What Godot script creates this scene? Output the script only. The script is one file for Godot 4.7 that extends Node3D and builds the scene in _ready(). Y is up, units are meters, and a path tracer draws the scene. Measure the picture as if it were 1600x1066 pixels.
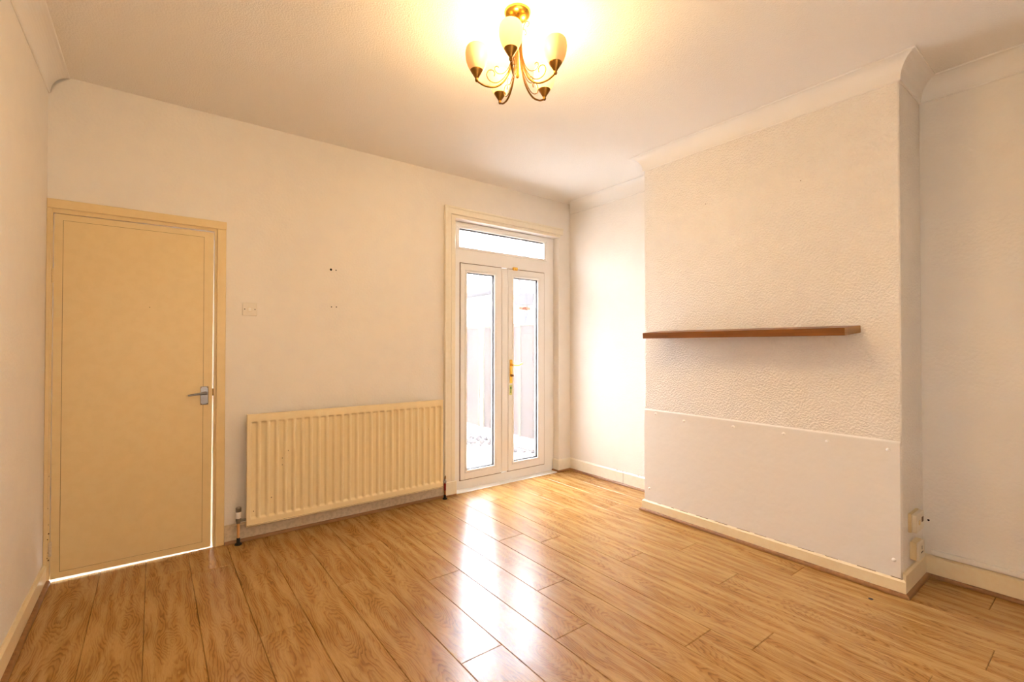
extends Node3D
# ---------------------------------------------------------------- dimensions (metres)
const XR := 3.9        # right-hand wall of the alcoves
const XC := 3.51       # face of the chimney breast
const ZC0 := 1.228     # far side of the chimney breast
const ZC1 := 2.812     # near side of the chimney breast
const ZF := 4.05       # wall behind the camera
const YC := 2.747      # ceiling
const WT := 0.25       # thickness of the outside wall
const ZD := -0.075     # front face of the french door frame
const GY := -0.12      # garden level
var M := {}
var used := {}

# ---------------------------------------------------------------- naming helpers
func numbered(n: String) -> String:
	if not used.has(n):
		used[n] = 0
		return n
	used[n] += 1
	return "%s_%03d" % [n, used[n]]

func tag(o: Node, label: String, category: String, group := "", kind := "") -> Node:
	if label != "": o.set_meta("label", label)
	if category != "": o.set_meta("category", category)
	if group != "": o.set_meta("group", group)
	if kind != "": o.set_meta("kind", kind)
	return o

func thing(called: String, at := Vector3.ZERO) -> Node3D:
	var o := Node3D.new()
	o.name = numbered(called)
	o.position = at
	add_child(o)
	return o

func obj(called: String, st: SurfaceTool, mat: Material, parent: Node = null) -> MeshInstance3D:
	return put(called, st.commit(), mat, parent)

func put(called: String, mesh: Mesh, mat: Material, parent: Node = null) -> MeshInstance3D:
	var o := MeshInstance3D.new()
	o.mesh = mesh
	o.material_override = mat
	if parent == null:
		o.name = numbered(called)
		add_child(o)
	else:
		o.name = called
		parent.add_child(o, true)
	return o

# ---------------------------------------------------------------- mesh helpers
func mb() -> SurfaceTool:
	var s := SurfaceTool.new()
	s.begin(Mesh.PRIMITIVE_TRIANGLES)
	return s

func tri(s: SurfaceTool, a: Vector3, b: Vector3, c: Vector3, n: Vector3) -> void:
	if (b - a).cross(c - a).dot(n) > 0.0:
		var t := b
		b = c
		c = t
	for p in [a, b, c]:
		s.set_normal(n)
		s.set_uv(Vector2(p.x, p.z))
		s.add_vertex(p)

func quad(s: SurfaceTool, a: Vector3, b: Vector3, c: Vector3, d: Vector3, n: Vector3) -> void:
	tri(s, a, b, c, n)
	tri(s, a, c, d, n)

# a smooth grid: rows of points with their normals
func grid(s: SurfaceTool, rows: Array, norms: Array) -> void:
	for i in rows.size() - 1:
		for j in rows[i].size() - 1:
			var p := [rows[i][j], rows[i][j + 1], rows[i + 1][j + 1], rows[i + 1][j]]
			var n := [norms[i][j], norms[i][j + 1], norms[i + 1][j + 1], norms[i + 1][j]]
			for t in [[0, 1, 2], [0, 2, 3]]:
				var a: Vector3 = p[t[0]]
				var b: Vector3 = p[t[1]]
				var c: Vector3 = p[t[2]]
				var o: Array = t
				var cr := (b - a).cross(c - a)
				if cr.length() < 1e-12: continue
				if cr.dot(n[t[0]] + n[t[1]] + n[t[2]]) > 0.0: o = [t[0], t[2], t[1]]
				for k in o:
					s.set_normal(n[k])
					s.set_uv(Vector2(p[k].x, p[k].y))
					s.add_vertex(p[k])

func box(s: SurfaceTool, lo: Vector3, hi: Vector3, b := 0.0) -> void:
	var cs := []
	for i in 8:
		cs.append(Vector3(1 if i & 1 else -1, 1 if i & 2 else -1, 1 if i & 4 else -1))
	var c := (lo + hi) / 2.0
	var h := (hi - lo) / 2.0
	b = minf(b, minf(h.x, minf(h.y, h.z)) * 0.9)
	for ax in 3:
		var u := (ax + 1) % 3
		var v := (ax + 2) % 3
		for sg in [-1.0, 1.0]:
			var n := Vector3.ZERO
			n[ax] = sg
			var q := []
			for e in [[-1, -1], [1, -1], [1, 1], [-1, 1]]:
				var p := Vector3.ZERO
				p[ax] = sg * h[ax]
				p[u] = e[0] * (h[u] - b)
				p[v] = e[1] * (h[v] - b)
				q.append(c + p)
			quad(s, q[0], q[1], q[2], q[3], n)
		if b > 0.0:
			for su in [-1.0, 1.0]:
				for sv in [-1.0, 1.0]:
					var n2 := Vector3.ZERO
					n2[u] = su
					n2[v] = sv
					n2 = n2.normalized()
					var p1 := Vector3.ZERO
					var p2 := Vector3.ZERO
					p1[u] = su * h[u]
					p1[v] = sv * (h[v] - b)
					p2[u] = su * (h[u] - b)
					p2[v] = sv * h[v]
					var a1 := p1
					var a2 := p1
					var b1 := p2
					var b2 := p2
					a1[ax] = -(h[ax] - b)
					a2[ax] = h[ax] - b
					b1[ax] = -(h[ax] - b)
					b2[ax] = h[ax] - b
					quad(s, c + a1, c + a2, c + b2, c + b1, n2)
	if b > 0.0:
		for sg in cs:
			var q := []
			for ax in 3:
				var p: Vector3 = sg * (h - Vector3(b, b, b))
				p[ax] = sg[ax] * h[ax]
				q.append(c + p)
			tri(s, q[0], q[1], q[2], sg.normalized())

# an eight-cornered block: bottom 4 and top 4 given as front-left, front-right, back-right, back-left
func block(s: SurfaceTool, p: Array) -> void:
	var c := Vector3.ZERO
	for q in p: c += q / 8.0
	for f in [[0, 1, 2, 3], [4, 5, 6, 7], [0, 1, 5, 4], [1, 2, 6, 5], [2, 3, 7, 6], [3, 0, 4, 7]]:
		var n: Vector3 = (p[f[2]] - p[f[0]]).cross(p[f[3]] - p[f[1]]).normalized()
		var m: Vector3 = (p[f[0]] + p[f[1]] + p[f[2]] + p[f[3]]) / 4.0
		if n.dot(m - c) < 0.0: n = -n
		quad(s, p[f[0]], p[f[1]], p[f[2]], p[f[3]], n)

# revolve (radius, height) pairs about an axis through c
func lathe(s: SurfaceTool, prof: Array, c: Vector3, seg := 24, basis := Basis.IDENTITY) -> void:
	var rows := []
	var norms := []
	for i in prof.size():
		var t: Vector2 = prof[mini(i + 1, prof.size() - 1)] - prof[maxi(i - 1, 0)]
		var n2 := Vector2(t.y, -t.x).normalized()
		var r := []
		var nn := []
		for j in seg + 1:
			var a := TAU * j / seg
			r.append(c + basis * Vector3(prof[i].x * cos(a), prof[i].y, prof[i].x * sin(a)))
			nn.append(basis * Vector3(n2.x * cos(a), n2.y, n2.x * sin(a)))
		rows.append(r)
		norms.append(nn)
	grid(s, rows, norms)

func tube(s: SurfaceTool, pts: Array, rad, seg := 10) -> void:
	var rows := []
	var norms := []
	var up := Vector3(0.123, 0.37, 0.92).normalized()
	for i in pts.size():
		var t: Vector3 = (pts[mini(i + 1, pts.size() - 1)] - pts[maxi(i - 1, 0)]).normalized()
		var u := (up - t * up.dot(t)).normalized()
		up = u
		var v := t.cross(u)
		var rr: float = rad[i] if rad is Array else rad
		var r := []
		var nn := []
		for j in seg + 1:
			var a := TAU * j / seg
			var n := u * cos(a) + v * sin(a)
			r.append(pts[i] + n * rr)
			nn.append(n)
		rows.append(r)
		norms.append(nn)
	grid(s, rows, norms)
	for e in [0, pts.size() - 1]:
		var t: Vector3 = (pts[1] - pts[0]) if e == 0 else (pts[e - 1] - pts[e])
		for j in seg: tri(s, pts[e], rows[e][j], rows[e][j + 1], -t.normalized())

# a smooth curve through points
func curve(p: Array, per := 6) -> Array:
	var out := []
	for i in p.size() - 1:
		var a = p[maxi(i - 1, 0)]
		var b = p[i]
		var c = p[i + 1]
		var d = p[mini(i + 2, p.size() - 1)]
		for k in per: out.append(b.cubic_interpolate(c, a, d, float(k) / per))
	out.append(p[p.size() - 1])
	return out

# sweep a (distance from wall, height) profile along segments i0..i1 of a wall line (x, z); the room lies on the left of it when side = 1
func sweep(s: SurfaceTool, prof: Array, path: Array, i0: int, i1: int, side := 1.0, smooth := false) -> void:
	var off := []
	for i in path.size():
		var nn := []
		for k in [i - 1, i]:
			if k >= 0 and k < path.size() - 1:
				var d: Vector2 = (path[k + 1] - path[k]).normalized()
				nn.append(Vector2(-d.y, d.x) * side)
		if nn.size() == 1: off.append(nn[0])
		else:
			var m: Vector2 = (nn[0] + nn[1])
			off.append(m / maxf(m.dot(nn[0]), 0.05))
	for k in range(i0, i1):
		var d: Vector2 = (path[k + 1] - path[k]).normalized()
		var w := Vector2(-d.y, d.x) * side
		var rows := []
		var norms := []
		for e in [k, k + 1]:
			var r := []
			var nn := []
			for i in prof.size():
				var q: Vector2 = path[e] + off[e] * prof[i].x
				r.append(Vector3(q.x, prof[i].y, q.y))
				var t: Vector2 = prof[mini(i + 1, prof.size() - 1)] - prof[maxi(i - 1, 0)]
				var n2 := Vector2(-t.y, t.x).normalized()
				nn.append(Vector3(w.x * n2.x, n2.y, w.y * n2.x))
			rows.append(r)
			norms.append(nn)
		if smooth: grid(s, rows, norms)
		else:
			for i in prof.size() - 1:
				var t: Vector2 = (prof[i + 1] - prof[i]).normalized()
				var n2 := Vector2(-t.y, t.x)
				quad(s, rows[0][i], rows[0][i + 1], rows[1][i + 1], rows[1][i], Vector3(w.x * n2.x, n2.y, w.y * n2.x))
	for e in [[i0, i0 + 1], [i1, i1 - 1]]:   # end caps
		var d: Vector2 = (path[e[0]] - path[e[1]]).normalized()
		var c := Vector2.ZERO
		for q in prof: c += q / prof.size()
		var at := func(q: Vector2) -> Vector3:
			var w: Vector2 = path[e[0]] + off[e[0]] * q.x
			return Vector3(w.x, q.y, w.y)
		for i in prof.size():
			tri(s, at.call(c), at.call(prof[i]), at.call(prof[(i + 1) % prof.size()]), Vector3(d.x, 0, d.y))

# ---------------------------------------------------------------- materials
func mat(col: Color, rough := 0.6, metal := 0.0) -> StandardMaterial3D:
	var m := StandardMaterial3D.new()
	m.albedo_color = col
	m.roughness = rough
	m.metallic = metal
	return m

func noise(seed_: int, freq: float, oct := 4, kind := FastNoiseLite.TYPE_SIMPLEX_SMOOTH) -> FastNoiseLite:
	var n := FastNoiseLite.new()
	n.seed = seed_
	n.frequency = freq
	n.noise_type = kind
	n.fractal_octaves = oct
	n.fractal_type = FastNoiseLite.FRACTAL_FBM if oct > 1 else FastNoiseLite.FRACTAL_NONE
	return n

func tex(img: Image) -> ImageTexture:
	img.generate_mipmaps()
	return ImageTexture.create_from_image(img)

func bump(m: StandardMaterial3D, seed_: int, freq: float, oct: int, strength: float, per_metre: float, scale := 1.0) -> StandardMaterial3D:
	var im := noise(seed_, freq, oct).get_seamless_image(512, 512)
	im.bump_map_to_normal_map(strength)
	m.normal_enabled = true
	m.normal_scale = scale
	m.normal_texture = tex(im)
	m.uv1_triplanar = true
	m.uv1_world_triplanar = true
	m.uv1_scale = Vector3.ONE * per_metre
	return m

# fine mottling of a painted surface, as an albedo texture between two close tones
func mottle(m: StandardMaterial3D, seed_: int, freq: float, a: Color, b: Color, per_metre: float) -> StandardMaterial3D:
	var im := noise(seed_, freq, 5).get_seamless_image(512, 512)
	im.convert(Image.FORMAT_RGB8)
	for y in 512:
		for x in 512:
			var v := im.get_pixel(x, y).r
			im.set_pixel(x, y, a.lerp(b, smoothstep(0.3, 0.75, v)))
	m.albedo_color = Color.WHITE
	m.albedo_texture = tex(im)
	m.uv1_triplanar = true
	m.uv1_world_triplanar = true
	m.uv1_scale = Vector3.ONE * per_metre
	return m

# one oak board: rings of a tilted log cut by the board's face, with fine pores; 0.2027 m across, 1.355 m long
func oak(seed_: int) -> ImageTexture:
	var w := 256
	var h := 1536
	var warp := noise(seed_, 1.0, 3)
	var lay := noise(seed_ + 7, 1.0, 2)
	var pore := noise(seed_ + 13, 1.0, 2)
	var tone := noise(seed_ + 29, 1.0, 2)
	var rng := RandomNumberGenerator.new()
	rng.seed = seed_
	var x0 := rng.randf_range(-0.03, 0.03)
	var light := Color(0.715, 0.55, 0.315)
	var mid := Color(0.645, 0.462, 0.225)
	var dark := Color(0.40, 0.245, 0.08)
	var data := PackedByteArray()
	data.resize(w * h * 3)
	var i := 0
	for y in h:
		var v := 1.355 * y / h
		var depth := lay.get_noise_2d(v * 1.0, 5.0) * 0.16
		var cx := x0 + lay.get_noise_2d(v * 1.1, 40.0) * 0.05
		for x in w:
			var u := 0.2027 * (float(x) / w - 0.5)
			var wr := warp.get_noise_2d(u * 22.0, v * 4.0)
			var r := sqrt((u - cx) * (u - cx) * 1.4 + depth * depth + 0.00004) + wr * 0.009
			var ring := fposmod(r * 88.0 + wr * 0.5, 1.0)
			var line := smoothstep(0.35, 0.9, ring) * (1.0 - smoothstep(0.9, 1.0, ring))
			var p := pore.get_noise_2d(u * 520.0, v * 14.0)
			var t := tone.get_noise_2d(u * 20.0, v * 2.2)
			var c := light.lerp(mid, clampf(0.5 + t * 1.1, 0.0, 1.0))
			c = c.lerp(dark, clampf(line * (0.30 + t * 0.45) + maxf(p - 0.05, 0.0) * 0.35, 0.0, 0.85))
			data[i] = int(c.r * 255.0)
			data[i + 1] = int(c.g * 255.0)
			data[i + 2] = int(c.b * 255.0)
			i += 3
	return tex(Image.create_from_data(w, h, false, Image.FORMAT_RGB8, data))

# long-grained wood for the shelf and beads: tone lines along one axis, triplanar
func grain(m: StandardMaterial3D, seed_: int, a: Color, b: Color, along_x: bool) -> StandardMaterial3D:
	var n := noise(seed_, 0.02, 4)
	var im := Image.create(256, 256, false, Image.FORMAT_RGB8)
	for y in 256:
		for x in 256:
			var q := n.get_noise_2d(x * 0.08, y * 2.4) if along_x else n.get_noise_2d(x * 2.4, y * 0.08)
			im.set_pixel(x, y, a.lerp(b, clampf(q * 1.1 + 0.5, 0, 1)))
	m.albedo_color = Color.WHITE
	m.albedo_texture = tex(im)
	m.uv1_triplanar = true
	m.uv1_world_triplanar = true
	m.uv1_scale = Vector3.ONE * 2.5
	return m

func materials() -> void:
	var paint_a := Color(0.926, 0.90, 0.866)
	var paint_b := Color(0.921, 0.894, 0.859)
	M.wall = bump(mottle(mat(Color.WHITE, 0.75), 3, 0.012, paint_a, paint_b, 0.9), 5, 0.10, 3, 4.0, 0.9, 0.12)
	M.chip = bump(mottle(mat(Color.WHITE, 0.7), 4, 0.012, paint_a, paint_b, 1.1), 6, 0.11, 3, 6.0, 1.1, 0.45)
	M.ceiling = bump(mat(Color(0.945, 0.922, 0.89), 0.8), 8, 0.13, 3, 5.0, 1.3, 0.22)
	M.cove = mat(Color(0.93, 0.91, 0.885), 0.6)
	M.board = bump(mat(Color(0.915, 0.895, 0.87), 0.42), 9, 0.02, 3, 2.0, 1.0, 0.35)
	M.cream = mottle(mat(Color.WHITE, 0.33), 11, 0.03, Color(0.925, 0.855, 0.715), Color(0.918, 0.843, 0.695), 1.4)
	M.ivory = mottle(mat(Color.WHITE, 0.35), 17, 0.03, Color(0.935, 0.9, 0.825), Color(0.928, 0.89, 0.81), 1.4)
	M.door = mottle(mat(Color.WHITE, 0.38), 12, 0.02, Color(0.90, 0.80, 0.60), Color(0.893, 0.79, 0.585), 1.2)
	M.rad = mottle(mat(Color.WHITE, 0.3), 14, 0.02, Color(0.94, 0.865, 0.70), Color(0.935, 0.857, 0.69), 1.2)
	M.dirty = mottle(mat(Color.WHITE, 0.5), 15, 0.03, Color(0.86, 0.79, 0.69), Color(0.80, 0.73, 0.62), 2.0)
	M.upvc = mat(Color(0.955, 0.945, 0.935), 0.25)
	M.white = mat(Color(0.93, 0.91, 0.88), 0.35)
	M.plate = mat(Color(0.87, 0.82, 0.73), 0.35)
	M.socket = mat(Color(0.86, 0.77, 0.58), 0.4)
	M.gasket = mat(Color(0.07, 0.05, 0.045), 0.6)
	M.line = mat(Color(0.42, 0.3, 0.17), 0.8)
	M.black = mat(Color(0.03, 0.025, 0.02), 0.9)
	M.chrome = mat(Color(0.55, 0.55, 0.57), 0.3, 1.0)
	M.steel = mat(Color(0.55, 0.53, 0.5), 0.35, 1.0)
	M.brass = mat(Color(0.92, 0.72, 0.32), 0.22, 1.0)
	M.antique = mat(Color(0.52, 0.37, 0.17), 0.28, 1.0)
	M.copper = mat(Color(0.72, 0.42, 0.2), 0.35, 1.0)
	M.red = mat(Color(0.6, 0.05, 0.03), 0.5)
	M.bead = grain(mat(Color.WHITE, 0.4), 21, Color(0.62, 0.44, 0.27), Color(0.5, 0.33, 0.18), true)
	M.shelf = grain(mat(Color.WHITE, 0.4), 22, Color(0.51, 0.30, 0.085), Color(0.43, 0.24, 0.055), true)
	M.green = mat(Color(0.05, 0.42, 0.12), 0.5)
	M.glowpaper = mat(Color(0.83, 0.83, 0.52), 0.5)
	M.sticker = mat(Color(0.9, 0.78, 0.68), 0.6)
	M.sticker.backlight_enabled = true
	M.sticker.backlight = Color(0.2, 0.168, 0.155)
	M.ink = mat(Color(0.8, 0.36, 0.28), 0.6)
	M.under = mat(Color(0.2, 0.12, 0.06), 0.9)
	var g := mat(Color(1, 1, 1, 0.05), 0.0)
	g.transparency = BaseMaterial3D.TRANSPARENCY_ALPHA
	M.glass = g
	for k in 5:
		var m := mat(Color.WHITE, 0.255)
		m.albedo_texture = oak(100 + 31 * k)
		m.texture_filter = BaseMaterial3D.TEXTURE_FILTER_LINEAR_WITH_MIPMAPS_ANISOTROPIC
		M["oak%d" % k] = m
	# outside
	M.render = mottle(mat(Color.WHITE, 0.9), 31, 0.02, Color(0.93, 0.91, 0.9), Color(0.87, 0.85, 0.84), 0.5)
	M.paving = mottle(mat(Color.WHITE, 0.9), 32, 0.02, Color(0.88, 0.88, 0.88), Color(0.8, 0.8, 0.81), 0.7)
	M.soil = mottle(mat(Color.WHITE, 0.95), 33, 0.03, Color(0.2, 0.18, 0.19), Color(0.11, 0.1, 0.11), 2.0)
	M.fence_a = grain(mat(Color.WHITE, 0.85), 34, Color(0.165, 0.12, 0.115), Color(0.115, 0.08, 0.076), true)
	M.fence_b = grain(mat(Color.WHITE, 0.85), 35, Color(0.185, 0.142, 0.122), Color(0.13, 0.094, 0.08), true)
	M.batten = mat(Color(0.195, 0.175, 0.125), 0.85)
	M.concrete = mat(Color(0.5, 0.48, 0.47), 0.9)
	M.plastic = mat(Color(0.12, 0.12, 0.14), 0.5)
	M.slate = mat(Color(0.2, 0.22, 0.25), 0.7)
	M.leaf = mat(Color(0.24, 0.26, 0.12), 0.7)
	for k in ['render', 'paving', 'soil', 'fence_a', 'fence_b', 'batten', 'concrete', 'plastic', 'slate', 'leaf']: M[k].metallic_specular = 0.0
	M.leaf.backlight_enabled = true
	M.leaf.backlight = Color(0.1, 0.12, 0.04)

# ---------------------------------------------------------------- the scene
func _ready() -> void:
	# camera
	var cam := Camera3D.new()
	cam.name = "camera"
	add_child(cam)
	cam.position = Vector3(0.4643, 1.27, 3.5289)
	cam.rotation = Vector3(deg_to_rad(0.64), deg_to_rad(-37.22), deg_to_rad(0.04))
	cam.fov = rad_to_deg(2.0 * atan(533.0 / 736.24))
	cam.near = 0.02
	cam.far = 200.0
	cam.current = true
	# an even overcast sky
	var env := Environment.new()
	env.tonemap_mode = Environment.TONE_MAPPER_LINEAR
	env.tonemap_exposure = 1.76
	env.background_mode = Environment.BG_SKY
	var sm := ProceduralSkyMaterial.new()
	sm.sky_top_color = Color(0.93, 0.96, 1.0)
	sm.sky_horizon_color = Color(0.97, 0.98, 1.0)
	sm.ground_bottom_color = Color(0.6, 0.6, 0.6)
	sm.ground_horizon_color = Color(0.9, 0.9, 0.9)
	sm.sky_energy_multiplier = 1.0
	var sky := Sky.new()
	sky.sky_material = sm
	env.sky = sky
	env.background_energy_multiplier = SKY
	env.sdfgi_enabled = true
	env.ssao_enabled = true
	env.ssil_enabled = true
	var we := WorldEnvironment.new()
	we.name = "world"
	we.environment = env
	add_child(we)

	materials()
	room()
	floor_boards()
	trims()
	door_one()
	door_two()
	radiator()
	chandelier()
	small_things()
	garden()
	kitchen()

const SKY := 32.0
const BULB := 0.125

func room() -> void:
	var s := mb()
	# back wall with its two openings
	box(s, Vector3(-0.2, -0.2, -WT), Vector3(0, YC + 0.15, 0))
	box(s, Vector3(0, 2.035, -WT), Vector3(2.525, YC + 0.15, 0))
	box(s, Vector3(0.8, -0.2, -WT), Vector3(2.525, 2.035, 0))
	box(s, Vector3(2.525, 2.378, -WT), Vector3(3.74, YC + 0.15, 0))
	box(s, Vector3(3.74, -0.2, -WT), Vector3(4.1, YC + 0.15, 0))
	var wb := obj("wall_back", s, M.wall)
	tag(wb, "off-white papered wall holding the cream door, radiator and garden doors", "wall", "", "structure")
	for h in [[1.487, 1.828, 0.0075], [1.523, 1.827, 0.0035], [1.492, 1.556, 0.0038], [1.527, 1.557, 0.0038]]:
		s = mb()
		lathe(s, [Vector2(h[2] * 1.15, 0.0008), Vector2(h[2], 0.0012), Vector2(h[2] * 0.6, 0.0006), Vector2(0.0001, 0.0004)], Vector3(h[0], h[1], 0), 12, Basis(Vector3.RIGHT, PI / 2))
		obj("screw_hole", s, M.black, wb)
	s = mb()
	box(s, Vector3(-0.2, -0.2, 0), Vector3(0, YC + 0.15, ZF))
	tag(obj("wall_left", s, M.wall), "off-white wall beside the cream door's hinges, with a cream skirting board", "wall", "", "structure")
	s = mb()
	box(s, Vector3(XR, -0.2, 0), Vector3(XR + 0.2, YC + 0.15, ZF))
	var wr := obj("wall_right", s, M.wall)
	tag(wr, "off-white wall forming the alcoves on both sides of the chimney breast", "wall", "", "structure")
	s = mb()
	box(s, Vector3(-0.2, -0.2, ZF), Vector3(0.2, YC + 0.15, ZF + 0.2))
	box(s, Vector3(1.8, -0.2, ZF), Vector3(XR + 0.2, YC + 0.15, ZF + 0.2))
	box(s, Vector3(0.2, -0.2, ZF), Vector3(1.8, 0.85, ZF + 0.2))
	box(s, Vector3(0.2, 2.15, ZF), Vector3(1.8, YC + 0.15, ZF + 0.2))
	tag(obj("wall_front", s, M.wall), "off-white wall with a curtained window, facing the garden doors", "wall", "", "structure")
	front_window()
	s = mb()
	box(s, Vector3(XC, 0, ZC0), Vector3(XR, YC, ZC1), 0.006)
	var ch := obj("wall_chimney", s, M.chip)
	tag(ch, "chimney breast in off-white woodchip paper, carrying the brown shelf", "chimney breast", "", "structure")
	for p in [[1.743, 2.26], [2.348, 2.253]]:
		s = mb()
		lathe(s, [Vector2(0.0028, 0.0008), Vector2(0.0001, 0.0016)], Vector3(XC, p[1], p[0]), 8, Basis(Vector3.BACK, PI / 2))
		obj("nail_hole", s, M.line, ch)
	s = mb()
	lathe(s, [Vector2(0.0055, 0.0008), Vector2(0.0045, 0.0013), Vector2(0.0001, 0.0006)], Vector3(XR, 0.305, 2.835), 10, Basis(Vector3.BACK, PI / 2))
	obj("cable_hole", s, M.black, wr)
	s = mb()
	box(s, Vector3(-0.2, YC, -WT), Vector3(XR + 0.2, YC + 0.2, ZF + 0.2))
	tag(obj("ceiling", s, M.ceiling), "off-white stippled ceiling around the brass light fitting", "ceiling", "", "structure")

# the curtained window that faces the garden doors and lights the room softly from there
func front_window() -> void:
	var t := thing("window_1")
	tag(t, "white framed window behind drawn cream curtains", "window", "", "structure")
	var s := mb()
	ring(s, 0.2, 0.85, 1.8, 2.15, 0.06, ZF + 0.08, ZF + 0.14, 0.003)
	box(s, Vector3(0.97, 0.91, ZF + 0.085), Vector3(1.03, 2.09, ZF + 0.135), 0.003)
	obj("window_frame", s, M.upvc, t)
	for x in [[0.26, 0.97], [1.03, 1.74]]:
		s = mb()
		box(s, Vector3(x[0], 0.91, ZF + 0.108), Vector3(x[1], 2.09, ZF + 0.112))
		obj("pane", s, M.glass, t)
	s = mb()
	box(s, Vector3(0.16, 0.83, ZF - 0.02), Vector3(1.84, 0.85, ZF + 0.08), 0.004)
	obj("window_sill", s, M.upvc, t)
	var cloth := mat(Color(0.9, 0.86, 0.79), 0.9)
	cloth.backlight_enabled = true
	cloth.backlight = Color(0.54, 0.495, 0.435)
	for k in 2:
		var c := thing("curtain", Vector3(0.58 if k == 0 else 1.42, 0, ZF - 0.07))
		tag(c, "drawn cream curtain, the half beside the %s" % ["door side wall", "alcove"][k], "curtain", "drawn curtains")
		var rows := []
		var norms := []
		for y in [0.78, 2.22]:
			var r := []
			var n := []
			for i in 97:
				var x := -0.415 + 0.83 * i / 96.0
				r.append(Vector3(x, y, 0.02 * sin(x * 64.0)))
				n.append(Vector3(1.28 * cos(x * 64.0), 0, -1).normalized())
			rows.append(r)
			norms.append(n)
		s = mb()
		grid(s, rows, norms)
		obj("cloth", s, cloth, c)
		s = mb()
		tube(s, [Vector3(-0.415, 2.235, 0), Vector3(0.415, 2.235, 0)], 0.012, 10)
		obj("rail", s, M.white, c)

func floor_boards() -> void:
	var s := mb()
	box(s, Vector3(0, -0.2, 0), Vector3(XR, -0.0075, ZF))
	box(s, Vector3(2.525, -0.2, -WT), Vector3(3.74, -0.02, 0))
	var fl := obj("floor", s, M.under)
	tag(fl, "glossy honey oak laminate floor of long planks", "floor", "", "structure")
	var joints := {-1: 0.9, 0: 1.32, 1: 0.43, 2: 1.62, 3: 0.35, 4: 1.215, 5: 0.493, 6: 0.973, 7: 0.54, 8: 1.21, 9: 0.653, 10: 1.65, 11: 1.019, 12: 1.2, 13: 1.695, 14: 0.83, 15: 1.815, 16: 1.02, 17: 0.72, 18: 1.745, 19: 1.1}
	var rng := RandomNumberGenerator.new()
	rng.seed = 5
	var cache := {}
	var c := 0.0026
	for k in joints:
		var x0: float = maxf(0.0005, 0.031 + 0.2027 * k)
		var x1: float = minf(XR - 0.0005, 0.031 + 0.2027 * (k + 1))
		if x1 - x0 < 0.01: continue
		for n in range(-2, 3):
			var za: float = joints[k] + 1.355 * n
			var z0 := maxf(0.0005, za)
			var z1 := minf(ZF - 0.0005, za + 1.355)
			if z1 - z0 < 0.01: continue
			var v := rng.randi_range(0, 4)
			var flip := rng.randf() < 0.5
			var key := "%.4f %.4f %.4f %s" % [x1 - x0, z0 - za, z1 - z0, flip]
			if not cache.has(key):
				s = mb()
				plank(s, x1 - x0, z1 - z0, (z0 - za) / 1.355, c, flip)
				cache[key] = s.commit()
			var o := put("plank", cache[key], M["oak%d" % v], fl)
			o.position = Vector3(x0, 0, z0)
	s = mb()
	lathe(s, [Vector2(0.011, 0.0002), Vector2(0.008, 0.0012), Vector2(0.0001, 0.0014)], Vector3(3.345, 0, 2.722), 10)
	obj("dark_spot", s, M.black, fl)

func plank(s: SurfaceTool, w: float, l: float, v0: float, c: float, flip: bool) -> void:
	var top := [Vector3(c, 0, c), Vector3(w - c, 0, c), Vector3(w - c, 0, l - c), Vector3(c, 0, l - c)]
	var e := 0.00045
	var low := [Vector3(e, -c, e), Vector3(w - e, -c, e), Vector3(w - e, -c, l - e), Vector3(e, -c, l - e)]
	var bot := []
	for p in low: bot.append(Vector3(p.x, -0.0075, p.z))
	var faces := [[top[0], top[1], top[2], top[3], Vector3.UP]]
	var ns := [Vector3(0, 1, -1), Vector3(1, 1, 0), Vector3(0, 1, 1), Vector3(-1, 1, 0)]
	for i in 4:
		var j := (i + 1) % 4
		faces.append([top[i], top[j], low[j], low[i], ns[i].normalized()])
		faces.append([low[i], low[j], bot[j], bot[i], (ns[i] * Vector3(1, 0, 1)).normalized()])
	for f in faces:
		for t in [[0, 1, 2], [0, 2, 3]]:
			var q := [f[t[0]], f[t[1]], f[t[2]]]
			if (q[1] - q[0]).cross(q[2] - q[0]).dot(f[4]) > 0.0: q = [q[0], q[2], q[1]]
			for p in q:
				s.set_normal(f[4])
				var uv := Vector2(p.x / 0.2027, v0 + p.z / 1.355)
				s.set_uv(Vector2.ONE - uv if flip else uv)
				s.set_tangent(Plane(1, 0, 0, 1))
				s.add_vertex(p)

func skirt_profile(h: float, t := 0.016, lift := 0.012) -> Array:
	return [Vector2(0, h), Vector2(t * 0.45, h), Vector2(t, h - 0.01), Vector2(t, lift), Vector2(0, lift)]

func bead_profile(at: float) -> Array:
	var p := [Vector2(at, 0.019)]
	for i in 6:
		var a := PI / 2 * i / 5.0
		p.append(Vector2(at + 0.004 + 0.013 * sin(a), 0.004 + 0.015 * cos(a)))
	p.append(Vector2(at + 0.017, 0.0005))
	p.append(Vector2(0, 0.0005))
	return p

func skirting(called: String, label: String, h: float, path: Array, i0: int, i1: int, m: Material) -> Node3D:
	var t := thing(called)
	tag(t, label, "skirting board", "", "structure")
	var s := mb()
	sweep(s, skirt_profile(h), path, i0, i1)
	obj("board", s, m, t)
	s = mb()
	sweep(s, bead_profile(0.016), path, i0, i1)
	var b := obj("floor_bead", s, M.bead, t)
	b.set_meta("label", "brown wooden bead along the floor edge")
	return t

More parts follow.
